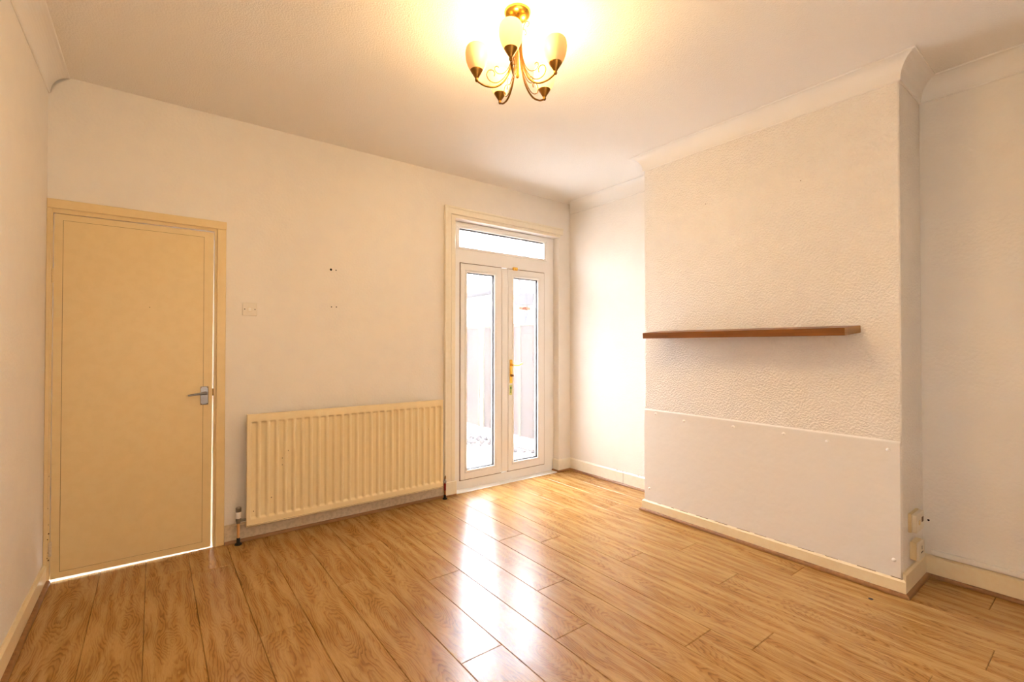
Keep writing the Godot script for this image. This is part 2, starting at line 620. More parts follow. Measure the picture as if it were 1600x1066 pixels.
func trims() -> void:
	# the wall line runs so that the room lies on its side
	var right := [Vector2(2.6, 0), Vector2(XR, 0), Vector2(XR, ZC0), Vector2(XC, ZC0), Vector2(XC, ZC1), Vector2(XR, ZC1), Vector2(XR, ZF)]
	right[0] = Vector2(3.74, 0)
	var w2 := [Vector2(3.74, -0.07)] + right
	var t := skirting("baseboard_right", "cream skirting board along the bright alcove beside the garden doors", 0.122, w2, 0, 3, M.ivory)
	var s := mb()
	box(s, Vector3(XR - 0.0165, 0.014, 0.705), Vector3(XR - 0.0155, 0.118, 0.707))
	obj("butt_joint", s, M.line, t)
	for q in [[0.62, 0.012], [0.66, 0.006], [0.685, 0.016], [0.73, 0.008], [0.86, 0.01], [0.9, 0.007]]:
		s = mb()
		box(s, Vector3(XR - 0.009, 0.1215, q[0]), Vector3(XR - 0.002, 0.1232, q[0] + q[1]), 0.0005)
		obj("paint_chip", s, M.line, t)
	var cb := skirting("baseboard_chimney", "low cream skirting board along the foot of the chimney breast", 0.084, right, 2, 4, M.cream)
	var rg := RandomNumberGenerator.new()
	rg.seed = 77
	var zz := ZC0 + 0.12
	while zz < ZC1 - 0.03:
		var ln := rg.randf_range(0.015, 0.09)
		s = mb()
		box(s, Vector3(XC - 0.0085, 0.0836, zz), Vector3(XC - 0.0062, 0.0836 + rg.randf_range(0.0012, 0.0032), minf(zz + ln, ZC1)), 0.0003)
		obj("grime_line", s, M.line, cb)
		zz += ln + rg.randf_range(0.005, 0.09)
	skirting("baseboard_alcove", "cream skirting board in the shaded alcove under the white trunking", 0.118, right, 4, 6, M.cream)
	skirting("baseboard_back", "grimy cream skirting board under the radiator", 0.118, [Vector2(0.83, 0), Vector2(2.528, 0)], 0, 1, M.dirty)
	skirting("baseboard_left", "scuffed cream skirting board running to the door's hinge side", 0.105, [Vector2(0, ZF), Vector2(0, 0.02)], 0, 1, M.cream)
	skirting("baseboard_front", "plain cream skirting board on the wall facing the garden doors", 0.118, [Vector2(XR, ZF), Vector2(0, ZF)], 0, 1, M.cream)
	# coving: a concave quarter round with small lips
	var d := 0.085
	var e := 0.11
	var cp := [Vector2(0.0, YC), Vector2(d, YC), Vector2(d, YC - 0.004)]
	for i in 11:
		var a := PI / 2 * i / 10.0
		cp.append(Vector2(d - 0.003 - (d - 0.012) * sin(a), YC - e + 0.01 + (e - 0.017) * cos(a)))
	cp.append(Vector2(0.009, YC - e + 0.004))
	cp.append(Vector2(0.004, YC - e))
	cp.append(Vector2(0.0, YC - e))
	s = mb()
	sweep(s, cp, right, 1, 6)
	tag(obj("trim_1", s, M.cove), "plaster coving stepping round the chimney breast and alcoves", "coving", "", "structure")
	s = mb()
	sweep(s, cp, [Vector2(0, ZF), Vector2(0, 0)], 0, 1)
	tag(obj("trim_2", s, M.cove), "plaster coving above the wall on the door's hinge side", "coving", "", "structure")

# ---------------------------------------------------------------- the cream internal door
func door_one() -> void:
	var d := thing("door_1")
	tag(d, "flush cream painted internal door with light showing round its edges", "door", "", "structure")
	var s := mb()
	# lining
	box(s, Vector3(0.0, 0, -0.13), Vector3(0.0245, 2.035, 0.004))
	box(s, Vector3(0.7675, 0, -0.13), Vector3(0.8, 2.035, 0.004))
	block(s, [Vector3(0.024, 1.9925, 0.004), Vector3(0.768, 1.9995, 0.004), Vector3(0.768, 1.9995, -0.13), Vector3(0.024, 1.9925, -0.13), Vector3(0.024, 2.035, 0.004), Vector3(0.768, 2.035, 0.004), Vector3(0.768, 2.035, -0.13), Vector3(0.024, 2.035, -0.13)])
	obj("lining", s, M.door, d)
	# architrave pieces
	s = mb()
	box(s, Vector3(0.0005, 0, 0.004), Vector3(0.0185, 2.012, 0.016), 0.002)
	obj("architrave", s, M.door, d)
	s = mb()
	box(s, Vector3(0.78, 0, 0.0), Vector3(0.829, 2.016, 0.017), 0.003)
	obj("architrave", s, M.door, d)
	s = mb()
	box(s, Vector3(0.0005, 2.0165, 0.0), Vector3(0.831, 2.066, 0.017), 0.003)
	obj("architrave", s, M.door, d)
	for q in [[0.0195, 0.16, 0.004], [0.0175, 0.135, 0.003], [0.0205, 0.12, 0.005], [0.0185, 0.235, 0.003], [0.021, 0.262, 0.004], [0.0195, 0.31, 0.0025], [0.0185, 0.4, 0.002], [0.02, 0.57, 0.002]]:
		s = mb()
		lathe(s, [Vector2(q[2], 0.0), Vector2(q[2] * 0.7, 0.0006), Vector2(0.0001, 0.0008)], Vector3(q[0], q[1], 0.0045 if q[0] > 0.0185 else 0.0158), 6, Basis(Vector3.RIGHT, PI / 2))
		obj("paint_chip", s, M.line, d)
	# the leaf: a little out of square
	var zf := -0.002
	var lf := mb()
	block(lf, [Vector3(0.0278, 0.011, zf), Vector3(0.757, 0.004, zf), Vector3(0.757, 0.004, zf - 0.04), Vector3(0.0278, 0.011, zf - 0.04), Vector3(0.0288, 1.990, zf), Vector3(0.762, 1.992, zf), Vector3(0.762, 1.992, zf - 0.04), Vector3(0.0288, 1.990, zf - 0.04)])
	var leaf := obj("leaf", lf, M.door, d)
	# facing sheet let into the leaf, a hair proud, with a groove round it
	s = mb()
	box(s, Vector3(0.0635, 0.044, zf - 0.001), Vector3(0.712, 1.957, zf + 0.0004))
	obj("facing_groove", s, M.line, leaf)
	s = mb()
	box(s, Vector3(0.065, 0.0455, zf - 0.001), Vector3(0.7105, 1.9555, zf + 0.0022), 0.001)
	obj("facing_sheet", s, M.door, leaf)
	for h in [1.65, 0.176]:
		s = mb()
		for k in 5:
			lathe(s, [Vector2(0.0001, 0.0), Vector2(0.0052, 0.0005), Vector2(0.0052, 0.0145), Vector2(0.0001, 0.015)], Vector3(0.025, h - 0.038 + 0.0154 * k, 0.004), 10)
		box(s, Vector3(0.018, h - 0.038, -0.03), Vector3(0.033, h + 0.038, 0.0005))
		obj("hinge", s, M.door if h > 1 else M.dirty, d)
	s = mb()
	box(s, Vector3(0.761, 0.955, -0.03), Vector3(0.774, 1.0, -0.006), 0.001)
	obj("latch", s, M.antique, d)
	s = mb()
	lathe(s, [Vector2(0.0026, 0.0), Vector2(0.0001, 0.001)], Vector3(0.442, 1.5, zf + 0.0022), 8, Basis(Vector3.RIGHT, PI / 2))
	obj("nail_hole", s, M.line, leaf)
	# chrome lever handle on its plate
	var zh := zf + 0.0022
	s = mb()
	box(s, Vector3(0.697, 0.902, zh), Vector3(0.739, 1.016, zh + 0.006), 0.0025)
	var hd := obj("handle", s, M.chrome, d)
	hd.set_meta("label", "scratched chrome lever handle on a short plate")
	s = mb()
	lathe(s, [Vector2(0.0115, 0.0), Vector2(0.011, 0.012), Vector2(0.009, 0.022), Vector2(0.0001, 0.0225)], Vector3(0.722, 0.974, zh + 0.006), 16, Basis(Vector3.RIGHT, PI / 2))
	var lp := curve([Vector3(0.724, 0.975, zh + 0.02), Vector3(0.705, 0.9745, zh + 0.03), Vector3(0.68, 0.972, zh + 0.034), Vector3(0.65, 0.968, zh + 0.033), Vector3(0.632, 0.966, zh + 0.029)], 5)
	var lr := []
	for i in lp.size(): lr.append(lerpf(0.0095, 0.0055, float(i) / (lp.size() - 1)))
	tube(s, lp, lr, 12)
	obj("lever", s, M.chrome, hd)
	s = mb()
	tube(s, [Vector3(0.6325, 0.966, zh + 0.029), Vector3(0.6265, 0.966, zh + 0.028), Vector3(0.622, 0.9655, zh + 0.026)], [0.0056, 0.006, 0.0035], 10)
	obj("lever_tip", s, M.socket, hd)
	for p in [[0.7025, 1.010], [0.7335, 1.010], [0.7025, 0.908], [0.7335, 0.908]]:
		s = mb()
		lathe(s, [Vector2(0.0032, 0.0), Vector2(0.0024, 0.001), Vector2(0.0001, 0.0012)], Vector3(p[0], p[1], zh + 0.006), 8, Basis(Vector3.RIGHT, PI / 2))
		obj("screw", s, M.antique, hd)

# ---------------------------------------------------------------- white french doors to the garden
func ring(s: SurfaceTool, x0: float, y0: float, x1: float, y1: float, w: float, z0: float, z1: float, bev := 0.003) -> void:
	# four mitred members, each a block sloped at the joints
	var o := [Vector2(x0, y0), Vector2(x1, y0), Vector2(x1, y1), Vector2(x0, y1)]
	var i := [Vector2(x0 + w, y0 + w), Vector2(x1 - w, y0 + w), Vector2(x1 - w, y1 - w), Vector2(x0 + w, y1 - w)]
	for k in 4:
		var j := (k + 1) % 4
		var g := 0.0002
		var dr: Vector2 = (o[j] - o[k]).normalized() * g
		var a: Vector2 = o[k] + dr
		var b: Vector2 = o[j] - dr
		var c: Vector2 = i[j] - dr
		var e: Vector2 = i[k] + dr
		var m := (a + b + c + e) / 4.0
		var ins := func(p: Vector2) -> Vector2: return p + (m - p).sign() * bev
		var front := [ins.call(a), ins.call(b), ins.call(c), ins.call(e)]
		var back := [a, b, c, e]
		quad(s, v3(front[0], z1), v3(front[1], z1), v3(front[2], z1), v3(front[3], z1), Vector3.BACK)
		quad(s, v3(back[0], z0), v3(back[1], z0), v3(back[2], z0), v3(back[3], z0), Vector3.FORWARD)
		for q in 4:
			var r := (q + 1) % 4
			var mid: Vector2 = (back[q] + back[r]) / 2.0 - m
			var e2: Vector2 = (back[r] - back[q]).normalized()
			var n2 := Vector2(e2.y, -e2.x)
			if n2.dot(mid) < 0.0: n2 = -n2
			quad(s, v3(back[q], z0), v3(back[r], z0), v3(back[r], z1 - bev), v3(back[q], z1 - bev), Vector3(n2.x, n2.y, 0))
			quad(s, v3(back[q], z1 - bev), v3(back[r], z1 - bev), v3(front[r], z1), v3(front[q], z1), Vector3(n2.x, n2.y, 1).normalized())

func v3(p: Vector2, z: float) -> Vector3:
	return Vector3(p.x, p.y, z)

func glazing(parent: Node, x0: float, y0: float, x1: float, y1: float, zf: float, hole := 0.0) -> void:
	# x0..y1 is the glass as seen; gasket and pane lie behind the bead
	var s := mb()
	ring(s, x0 - 0.001, y0 - 0.001, x1 + 0.001, y1 + 0.001, 0.006, zf - 0.024, zf - 0.010, 0.001)
	obj("gasket", s, M.gasket, parent)
	s = mb()
	ring(s, x0 - 0.02, y0 - 0.02, x1 + 0.02, y1 + 0.02, 0.02, zf - 0.02, zf + 0.004, 0.0035)
	obj("glazing_bead", s, M.upvc, parent)
	s = mb()
	box(s, Vector3(x0 - 0.004, y0 - 0.004, zf - 0.028), Vector3(x1 + 0.004, y1 + 0.004, zf - 0.024))
	obj("pane", s, M.glass, parent)
	s = mb()
	ring(s, x0 - 0.004, y0 - 0.004, x1 + 0.004, y1 + 0.004, 0.012, zf - 0.042, zf - 0.0285, 0.001)
	obj("spacer_bar", s, M.steel, parent)
	s = mb()
	box(s, Vector3(x0 - 0.004, y0 - 0.004, zf - 0.0465), Vector3(x1 + 0.004, y1 + 0.004, zf - 0.0425))
	obj("pane", s, M.glass, parent)

func door_two() -> void:
	var d := thing("door_2")
	tag(d, "white plastic double-glazed garden doors under a wide fanlight", "door", "", "structure")
	var s := mb()
	# outer frame, head, transom and sill members
	box(s, Vector3(2.527, 0.0, ZD - 0.06), Vector3(2.620, 2.376, ZD), 0.003)
	box(s, Vector3(3.611, 0.0, ZD - 0.06), Vector3(3.738, 2.376, ZD), 0.003)
	box(s, Vector3(2.6, 2.34, ZD - 0.06), Vector3(3.63, 2.376, ZD - 0.0003), 0.003)
	box(s, Vector3(2.6, 2.014, ZD - 0.06), Vector3(3.63, 2.134, ZD - 0.0003), 0.003)
	box(s, Vector3(2.6, 0.0, ZD - 0.06), Vector3(3.63, 0.078, ZD - 0.0003), 0.003)
	obj("frame", s, M.upvc, d)
	var fan := Node3D.new()
	fan.name = "fanlight"
	d.add_child(fan)
	s = mb()
	box(s, Vector3(2.5265, 2.134, ZD - 0.059), Vector3(2.578, 2.34, ZD - 0.0004))
	obj("fanlight_frame", s, M.upvc, fan)
	glazing(fan, 2.598, 2.154, 3.630, 2.320, ZD)
	# two leaves
	var zl := ZD + 0.008
	var spec := [[2.625, 3.072, 2.692, 2.990], [3.153, 3.606, 3.218, 3.519]]
	var leaves := []
	for q in spec:
		var lf := Node3D.new()
		lf.name = "leaf"
		d.add_child(lf, true)
		leaves.append(lf)
		s = mb()
		var wl: float = q[2] - 0.02 - q[0]
		var wr: float = q[1] - q[3] - 0.02
		box(s, Vector3(q[0], 0.083, zl - 0.06), Vector3(q[0] + wl, 2.009, zl), 0.003)
		box(s, Vector3(q[1] - wr, 0.083, zl - 0.06), Vector3(q[1], 2.009, zl), 0.003)
		box(s, Vector3(q[0] + wl - 0.004, 1.952, zl - 0.06), Vector3(q[1] - wr + 0.004, 2.009, zl - 0.0003), 0.003)
		box(s, Vector3(q[0] + wl - 0.004, 0.083, zl - 0.06), Vector3(q[1] - wr + 0.004, 0.143, zl - 0.0003), 0.003)
		obj("stiles_and_rails", s, M.upvc, lf)
		glazing(lf, q[2], 0.165, q[3], 1.931, zl)
	s = mb()
	box(s, Vector3(3.0755, 0.085, zl - 0.05), Vector3(3.1495, 2.008, zl + 0.003), 0.006)
	obj("meeting_stile", s, M.upvc, d)
	for q in [[2.6195, 3.0755], [3.1495, 3.6115]]:
		s = mb()
		ring(s, q[0], 0.0775, q[1], 2.0145, 0.0065, ZD - 0.03, ZD + 0.0012, 0.0005)
		obj("weather_seal", s, M.line, d)
	# lever handle: long brass plate on the second leaf
	var hx := 3.181
	s = mb()
	box(s, Vector3(hx - 0.016, 0.915, zl), Vector3(hx + 0.016, 1.142, zl + 0.009), 0.004)
	var hd := obj("handle", s, M.brass, leaves[1])
	hd.set_meta("label", "long brass lever handle with a key cylinder")
	s = mb()
	lathe(s, [Vector2(0.012, 0.0), Vector2(0.011, 0.01), Vector2(0.009, 0.03), Vector2(0.0001, 0.032)], Vector3(hx, 1.092, zl + 0.008), 14, Basis(Vector3.RIGHT, PI / 2))
	tube(s, curve([Vector3(hx, 1.092, zl + 0.036), Vector3(hx + 0.03, 1.087, zl + 0.042), Vector3(hx + 0.06, 1.088, zl + 0.044), Vector3(hx + 0.085, 1.098, zl + 0.044), Vector3(hx + 0.11, 1.106, zl + 0.04)], 5), 0.0068, 10)
	obj("lever", s, M.brass, leaves[1])
	s = mb()
	lathe(s, [Vector2(0.0125, 0.0), Vector2(0.012, 0.01), Vector2(0.006, 0.012), Vector2(0.006, 0.024), Vector2(0.0001, 0.025)], Vector3(hx, 0.992, zl + 0.008), 14, Basis(Vector3.RIGHT, PI / 2))
	box(s, Vector3(hx - 0.003, 0.982, zl + 0.03), Vector3(hx + 0.003, 1.002, zl + 0.045), 0.001)
	obj("key_cylinder", s, M.antique, leaves[1])
	# small sticker with a green arrow under it
	s = mb()
	box(s, Vector3(hx - 0.017, 0.806, zl), Vector3(hx + 0.015, 0.900, zl + 0.0008))
	var st := obj("arrow_sticker", s, M.glowpaper, leaves[1])
	st.set_meta("label", "pale yellow sticker with a green upward arrow")
	s = mb()
	var za := zl + 0.0012
	quad(s, Vector3(hx - 0.0035, 0.832, za), Vector3(hx + 0.0025, 0.832, za), Vector3(hx + 0.0025, 0.868, za), Vector3(hx - 0.0035, 0.868, za), Vector3.BACK)
	tri(s, Vector3(hx - 0.011, 0.866, za), Vector3(hx + 0.010, 0.866, za), Vector3(hx - 0.0005, 0.89, za), Vector3.BACK)
	tri(s, Vector3(hx - 0.009, 0.828, za), Vector3(hx + 0.008, 0.828, za), Vector3(hx - 0.0005, 0.842, za), Vector3.BACK)
	obj("arrow", s, M.green, leaves[1])
	# worn notice stuck to the glass: two unreadable red lines
	s = mb()
	var zg := zl - 0.0232
	quad(s, Vector3(3.296, 1.627, zg), Vector3(3.442, 1.627, zg), Vector3(3.442, 1.657, zg), Vector3(3.296, 1.657, zg), Vector3.BACK)
	var nt := obj("notice_sticker", s, M.sticker, leaves[1])
	nt.set_meta("label", "faded pink notice with two lines of red print")
	s = mb()
	for q in [[3.347, 0.008, 1.6445], [3.358, 0.009, 1.6445], [3.369, 0.009, 1.6445], [3.380, 0.008, 1.6445], [3.342, 0.007, 1.632], [3.351, 0.007, 1.632], [3.360, 0.005, 1.632], [3.372, 0.008, 1.632], [3.382, 0.007, 1.632], [3.391, 0.008, 1.632]]:
		box(s, Vector3(q[0], q[2], zg), Vector3(q[0] + q[1], q[2] + 0.0085, zg + 0.0004))
	obj("print", s, M.ink, leaves[1])
	# brass catch at the head
	s = mb()
	box(s, Vector3(3.205, 2.0, ZD), Vector3(3.258, 2.03, ZD + 0.022), 0.004)
	lathe(s, [Vector2(0.0001, 0.0), Vector2(0.007, 0.002), Vector2(0.007, 0.03), Vector2(0.0001, 0.033)], Vector3(3.218, 2.016, ZD + 0.02), 10, Basis(Vector3.BACK, -PI / 2))
	obj("catch", s, M.brass, d)
	# door casing on the room side: moulded architrave and plain lining boards
	var t := thing("trim_3")
	tag(t, "cream moulded casing round the garden doors", "architrave", "", "structure")
	s = mb()
	box(s, Vector3(2.417, 0.118, 0), Vector3(2.481, 2.47, 0.02), 0.004)
	box(s, Vector3(2.417, 0.118, 0.018), Vector3(2.435, 2.47, 0.028), 0.004)
	obj("architrave", s, M.ivory, t)
	s = mb()
	box(s, Vector3(2.417, 2.405, 0), Vector3(3.787, 2.470, 0.0205), 0.004)
	box(s, Vector3(2.417, 2.452, 0.018), Vector3(3.787, 2.470, 0.0285), 0.004)
	obj("architrave", s, M.ivory, t)
	s = mb()
	box(s, Vector3(2.4845, 0.118, 0), Vector3(2.526, 2.402, 0.012), 0.003)
	obj("lining_board", s, M.ivory, t)
	s = mb()
	box(s, Vector3(2.4845, 2.377, 0), Vector3(3.757, 2.4035, 0.0115), 0.002)
	obj("lining_board", s, M.ivory, t)
	s = mb()
	box(s, Vector3(2.415, 0.012, 0.016), Vector3(2.531, 0.122, 0.032), 0.003)
	obj("plinth_block", s, M.ivory, t)
	s = mb()
	box(s, Vector3(2.5265, -0.019, ZD - 0.1), Vector3(3.7385, 0.004, 0.012), 0.003)
	tag(obj("threshold_strip", s, M.upvc), "white sill strip across the foot of the garden doors", "threshold", "", "structure")

# ---------------------------------------------------------------- radiator
func radiator() -> void:
	var x0 := 0.943
	var x1 := 2.366
	var y0 := 0.108
	var y1 := 0.829
	var zf := 0.092
	var r := thing("radiator", Vector3((x0 + x1) / 2, 0, 0))
	tag(r, "long cream ribbed panel radiator on the wall beside the garden doors", "radiator")
	var off := Vector3(-(x0 + x1) / 2, 0, 0)
	var n := 26
	var pitch := (x1 - x0 - 0.03) / n
	var depth := func(x: float, y: float) -> float:
		var u := fposmod((x - x0 - 0.015) / pitch, 1.0)
		var across := smoothstep(0.05, 0.32, u) * (1.0 - smoothstep(0.68, 0.95, u))
		if x < x0 + 0.015 or x > x1 - 0.015: across = 0.0
		var along := smoothstep(y0 + 0.042, y0 + 0.06, y) * (1.0 - smoothstep(y1 - 0.062, y1 - 0.046, y))
		return across * along * 0.015
	var xs := [x0 + 0.003]
	for k in n:
		for u in [0.0, 0.05, 0.11, 0.16, 0.21, 0.26, 0.32, 0.5, 0.68, 0.74, 0.79, 0.84, 0.89, 0.95]: xs.append(x0 + 0.015 + pitch * (k + u))
	xs.append(x1 - 0.015)
	xs.append(x1 - 0.003)
	var ys := [y0 + 0.003, y0 + 0.02, y0 + 0.042, y0 + 0.046, y0 + 0.051, y0 + 0.056, y0 + 0.06, (y0 + y1) / 2, y1 - 0.062, y1 - 0.058, y1 - 0.054, y1 - 0.05, y1 - 0.046, y1 - 0.02, y1 - 0.003]
	var rows := []
	var norms := []
	for y in ys:
		var rw := []
		var nn := []
		for x in xs:
			rw.append(Vector3(x, y, zf - depth.call(x, y)) + off)
			var dx: float = (depth.call(x + 0.0015, y) - depth.call(x - 0.0015, y)) / 0.003
			var dy: float = (depth.call(x, y + 0.0015) - depth.call(x, y - 0.0015)) / 0.003
			nn.append(Vector3(dx, dy, 1).normalized())
		rows.append(rw)
		norms.append(nn)
	var s := mb()
	grid(s, rows, norms)
	# rolled edge and back of the panel
	var e := 0.003
	quad(s, Vector3(x0 + e, y1 - e, zf) + off, Vector3(x1 - e, y1 - e, zf) + off, Vector3(x1, y1, zf - e) + off, Vector3(x0, y1, zf - e) + off, Vector3(0, 1, 1).normalized())
	quad(s, Vector3(x0 + e, y0 + e, zf) + off, Vector3(x1 - e, y0 + e, zf) + off, Vector3(x1, y0, zf - e) + off, Vector3(x0, y0, zf - e) + off, Vector3(0, -1, 1).normalized())
	quad(s, Vector3(x0 + e, y0 + e, zf) + off, Vector3(x0 + e, y1 - e, zf) + off, Vector3(x0, y1, zf - e) + off, Vector3(x0, y0, zf - e) + off, Vector3(-1, 0, 1).normalized())
	quad(s, Vector3(x1 - e, y0 + e, zf) + off, Vector3(x1 - e, y1 - e, zf) + off, Vector3(x1, y1, zf - e) + off, Vector3(x1, y0, zf - e) + off, Vector3(1, 0, 1).normalized())
	var zb := zf - 0.022
	quad(s, Vector3(x0, y1, zb) + off, Vector3(x1, y1, zb) + off, Vector3(x1, y1, zf - e) + off, Vector3(x0, y1, zf - e) + off, Vector3.UP)
	quad(s, Vector3(x0, y0, zb) + off, Vector3(x1, y0, zb) + off, Vector3(x1, y0, zf - e) + off, Vector3(x0, y0, zf - e) + off, Vector3.DOWN)
	quad(s, Vector3(x0, y0, zb) + off, Vector3(x0, y1, zb) + off, Vector3(x0, y1, zf - e) + off, Vector3(x0, y0, zf - e) + off, Vector3.LEFT)
	quad(s, Vector3(x1, y0, zb) + off, Vector3(x1, y1, zb) + off, Vector3(x1, y1, zf - e) + off, Vector3(x1, y0, zf - e) + off, Vector3.RIGHT)
	quad(s, Vector3(x0, y0, zb) + off, Vector3(x1, y0, zb) + off, Vector3(x1, y1, zb) + off, Vector3(x0, y1, zb) + off, Vector3.FORWARD)
	obj("panel", s, M.rad, r)
	# edge seam ridge and chipped paint flecks
	s = mb()
	box(s, Vector3(x0 + 0.002, y0 + 0.008, zf - 0.001) + off, Vector3(x1 - 0.002, y0 + 0.0095, zf + 0.0006) + off)
	obj("seam", s, M.line, r)
	for q in [[1.155, 0.52], [1.19, 0.565], [1.155, 0.475], [2.235, 0.6], [1.09, 0.27], [0.985, 0.2]]:
		s = mb()
		lathe(s, [Vector2(0.0035, 0.0), Vector2(0.0001, 0.0008)], Vector3(q[0], q[1], zf - depth.call(q[0], q[1]) + 0.0002) + off, 7, Basis(Vector3.RIGHT, PI / 2))
		obj("paint_chip", s, M.line, r)
	for q in [1.2, 2.1]:
		s = mb()
		box(s, Vector3(q - 0.02, 0.2, 0.001) + off, Vector3(q + 0.02, 0.74, zb) + off, 0.004)
		obj("wall_bracket", s, M.rad, r)
	# valve near the cream door: chrome body, white sleeve, brass tail down to the floor
	var vx := 0.902
	var vz := 0.062
	var v := Node3D.new()
	v.name = "valve"
	r.add_child(v)
	s = mb()
	lathe(s, [Vector2(0.0001, 0.135), Vector2(0.012, 0.136), Vector2(0.0135, 0.15), Vector2(0.016, 0.152), Vector2(0.016, 0.166), Vector2(0.012, 0.17), Vector2(0.0001, 0.171)], Vector3(vx, 0, vz) + off, 16)
	tube(s, [Vector3(vx, 0.153, vz) + off, Vector3(vx + 0.02, 0.153, vz) + off, Vector3(vx + 0.045, 0.155, vz + 0.01) + off], [0.009, 0.0095, 0.008], 12)
	obj("valve_body", s, M.steel, v)
	s = mb()
	lathe(s, [Vector2(0.0001, 0.168), Vector2(0.0145, 0.169), Vector2(0.017, 0.21), Vector2(0.0001, 0.211)], Vector3(vx, 0, vz) + off, 16)
	obj("sleeve", s, M.white, v)
	s = mb()
	lathe(s, [Vector2(0.0001, 0.209), Vector2(0.0165, 0.21), Vector2(0.0165, 0.236), Vector2(0.013, 0.238), Vector2(0.0001, 0.238)], Vector3(vx, 0, vz) + off, 16)
	obj("cap", s, M.steel, v)
	s = mb()
	tube(s, [Vector3(vx, 0.14, vz) + off, Vector3(vx, 0.04, vz) + off], 0.0085, 12)
	obj("pipe", s, mat(Color(0.86, 0.66, 0.42), 0.4), v)
	s = mb()
	lathe(s, [Vector2(0.0001, 0.045), Vector2(0.010, 0.044), Vector2(0.011, 0.012), Vector2(0.02, 0.008), Vector2(0.021, 0.0), Vector2(0.0001, 0.0)], Vector3(vx, 0, vz) + off, 16)
	obj("floor_collar", s, M.black, v)
	# lockshield near the garden doors
	vx = 2.399
	v = Node3D.new()
	v.name = "valve"
	r.add_child(v, true)
	s = mb()
	lathe(s, [Vector2(0.0001, 0.128), Vector2(0.009, 0.13), Vector2(0.012, 0.138), Vector2(0.012, 0.15), Vector2(0.007, 0.155), Vector2(0.007, 0.165), Vector2(0.0001, 0.166)], Vector3(vx, 0, vz) + off, 14)
	tube(s, [Vector3(vx, 0.143, vz) + off, Vector3(vx - 0.035, 0.146, vz + 0.01) + off], 0.008, 12)
	obj("valve_body", s, M.chrome, v)
	s = mb()
	tube(s, [Vector3(vx, 0.163, vz) + off, Vector3(vx + 0.002, 0.175, vz) + off, Vector3(vx + 0.004, 0.192, vz) + off], [0.0055, 0.006, 0.004], 10)
	obj("spindle", s, M.antique, v)
	s = mb()
	tube(s, [Vector3(vx, 0.13, vz) + off, Vector3(vx, 0.1, vz) + off, Vector3(vx, 0.072, vz) + off], 0.0092, 12)
	obj("tape", s, M.red, v)
	s = mb()
	tube(s, [Vector3(vx, 0.074, vz) + off, Vector3(vx, 0.03, vz) + off], 0.0078, 12)
	obj("pipe", s, M.copper, v)
	s = mb()
	lathe(s, [Vector2(0.0001, 0.036), Vector2(0.009, 0.035), Vector2(0.010, 0.012), Vector2(0.019, 0.007), Vector2(0.02, 0.0), Vector2(0.0001, 0.0)], Vector3(vx, 0, vz) + off, 16)
	obj("floor_collar", s, M.black, v)

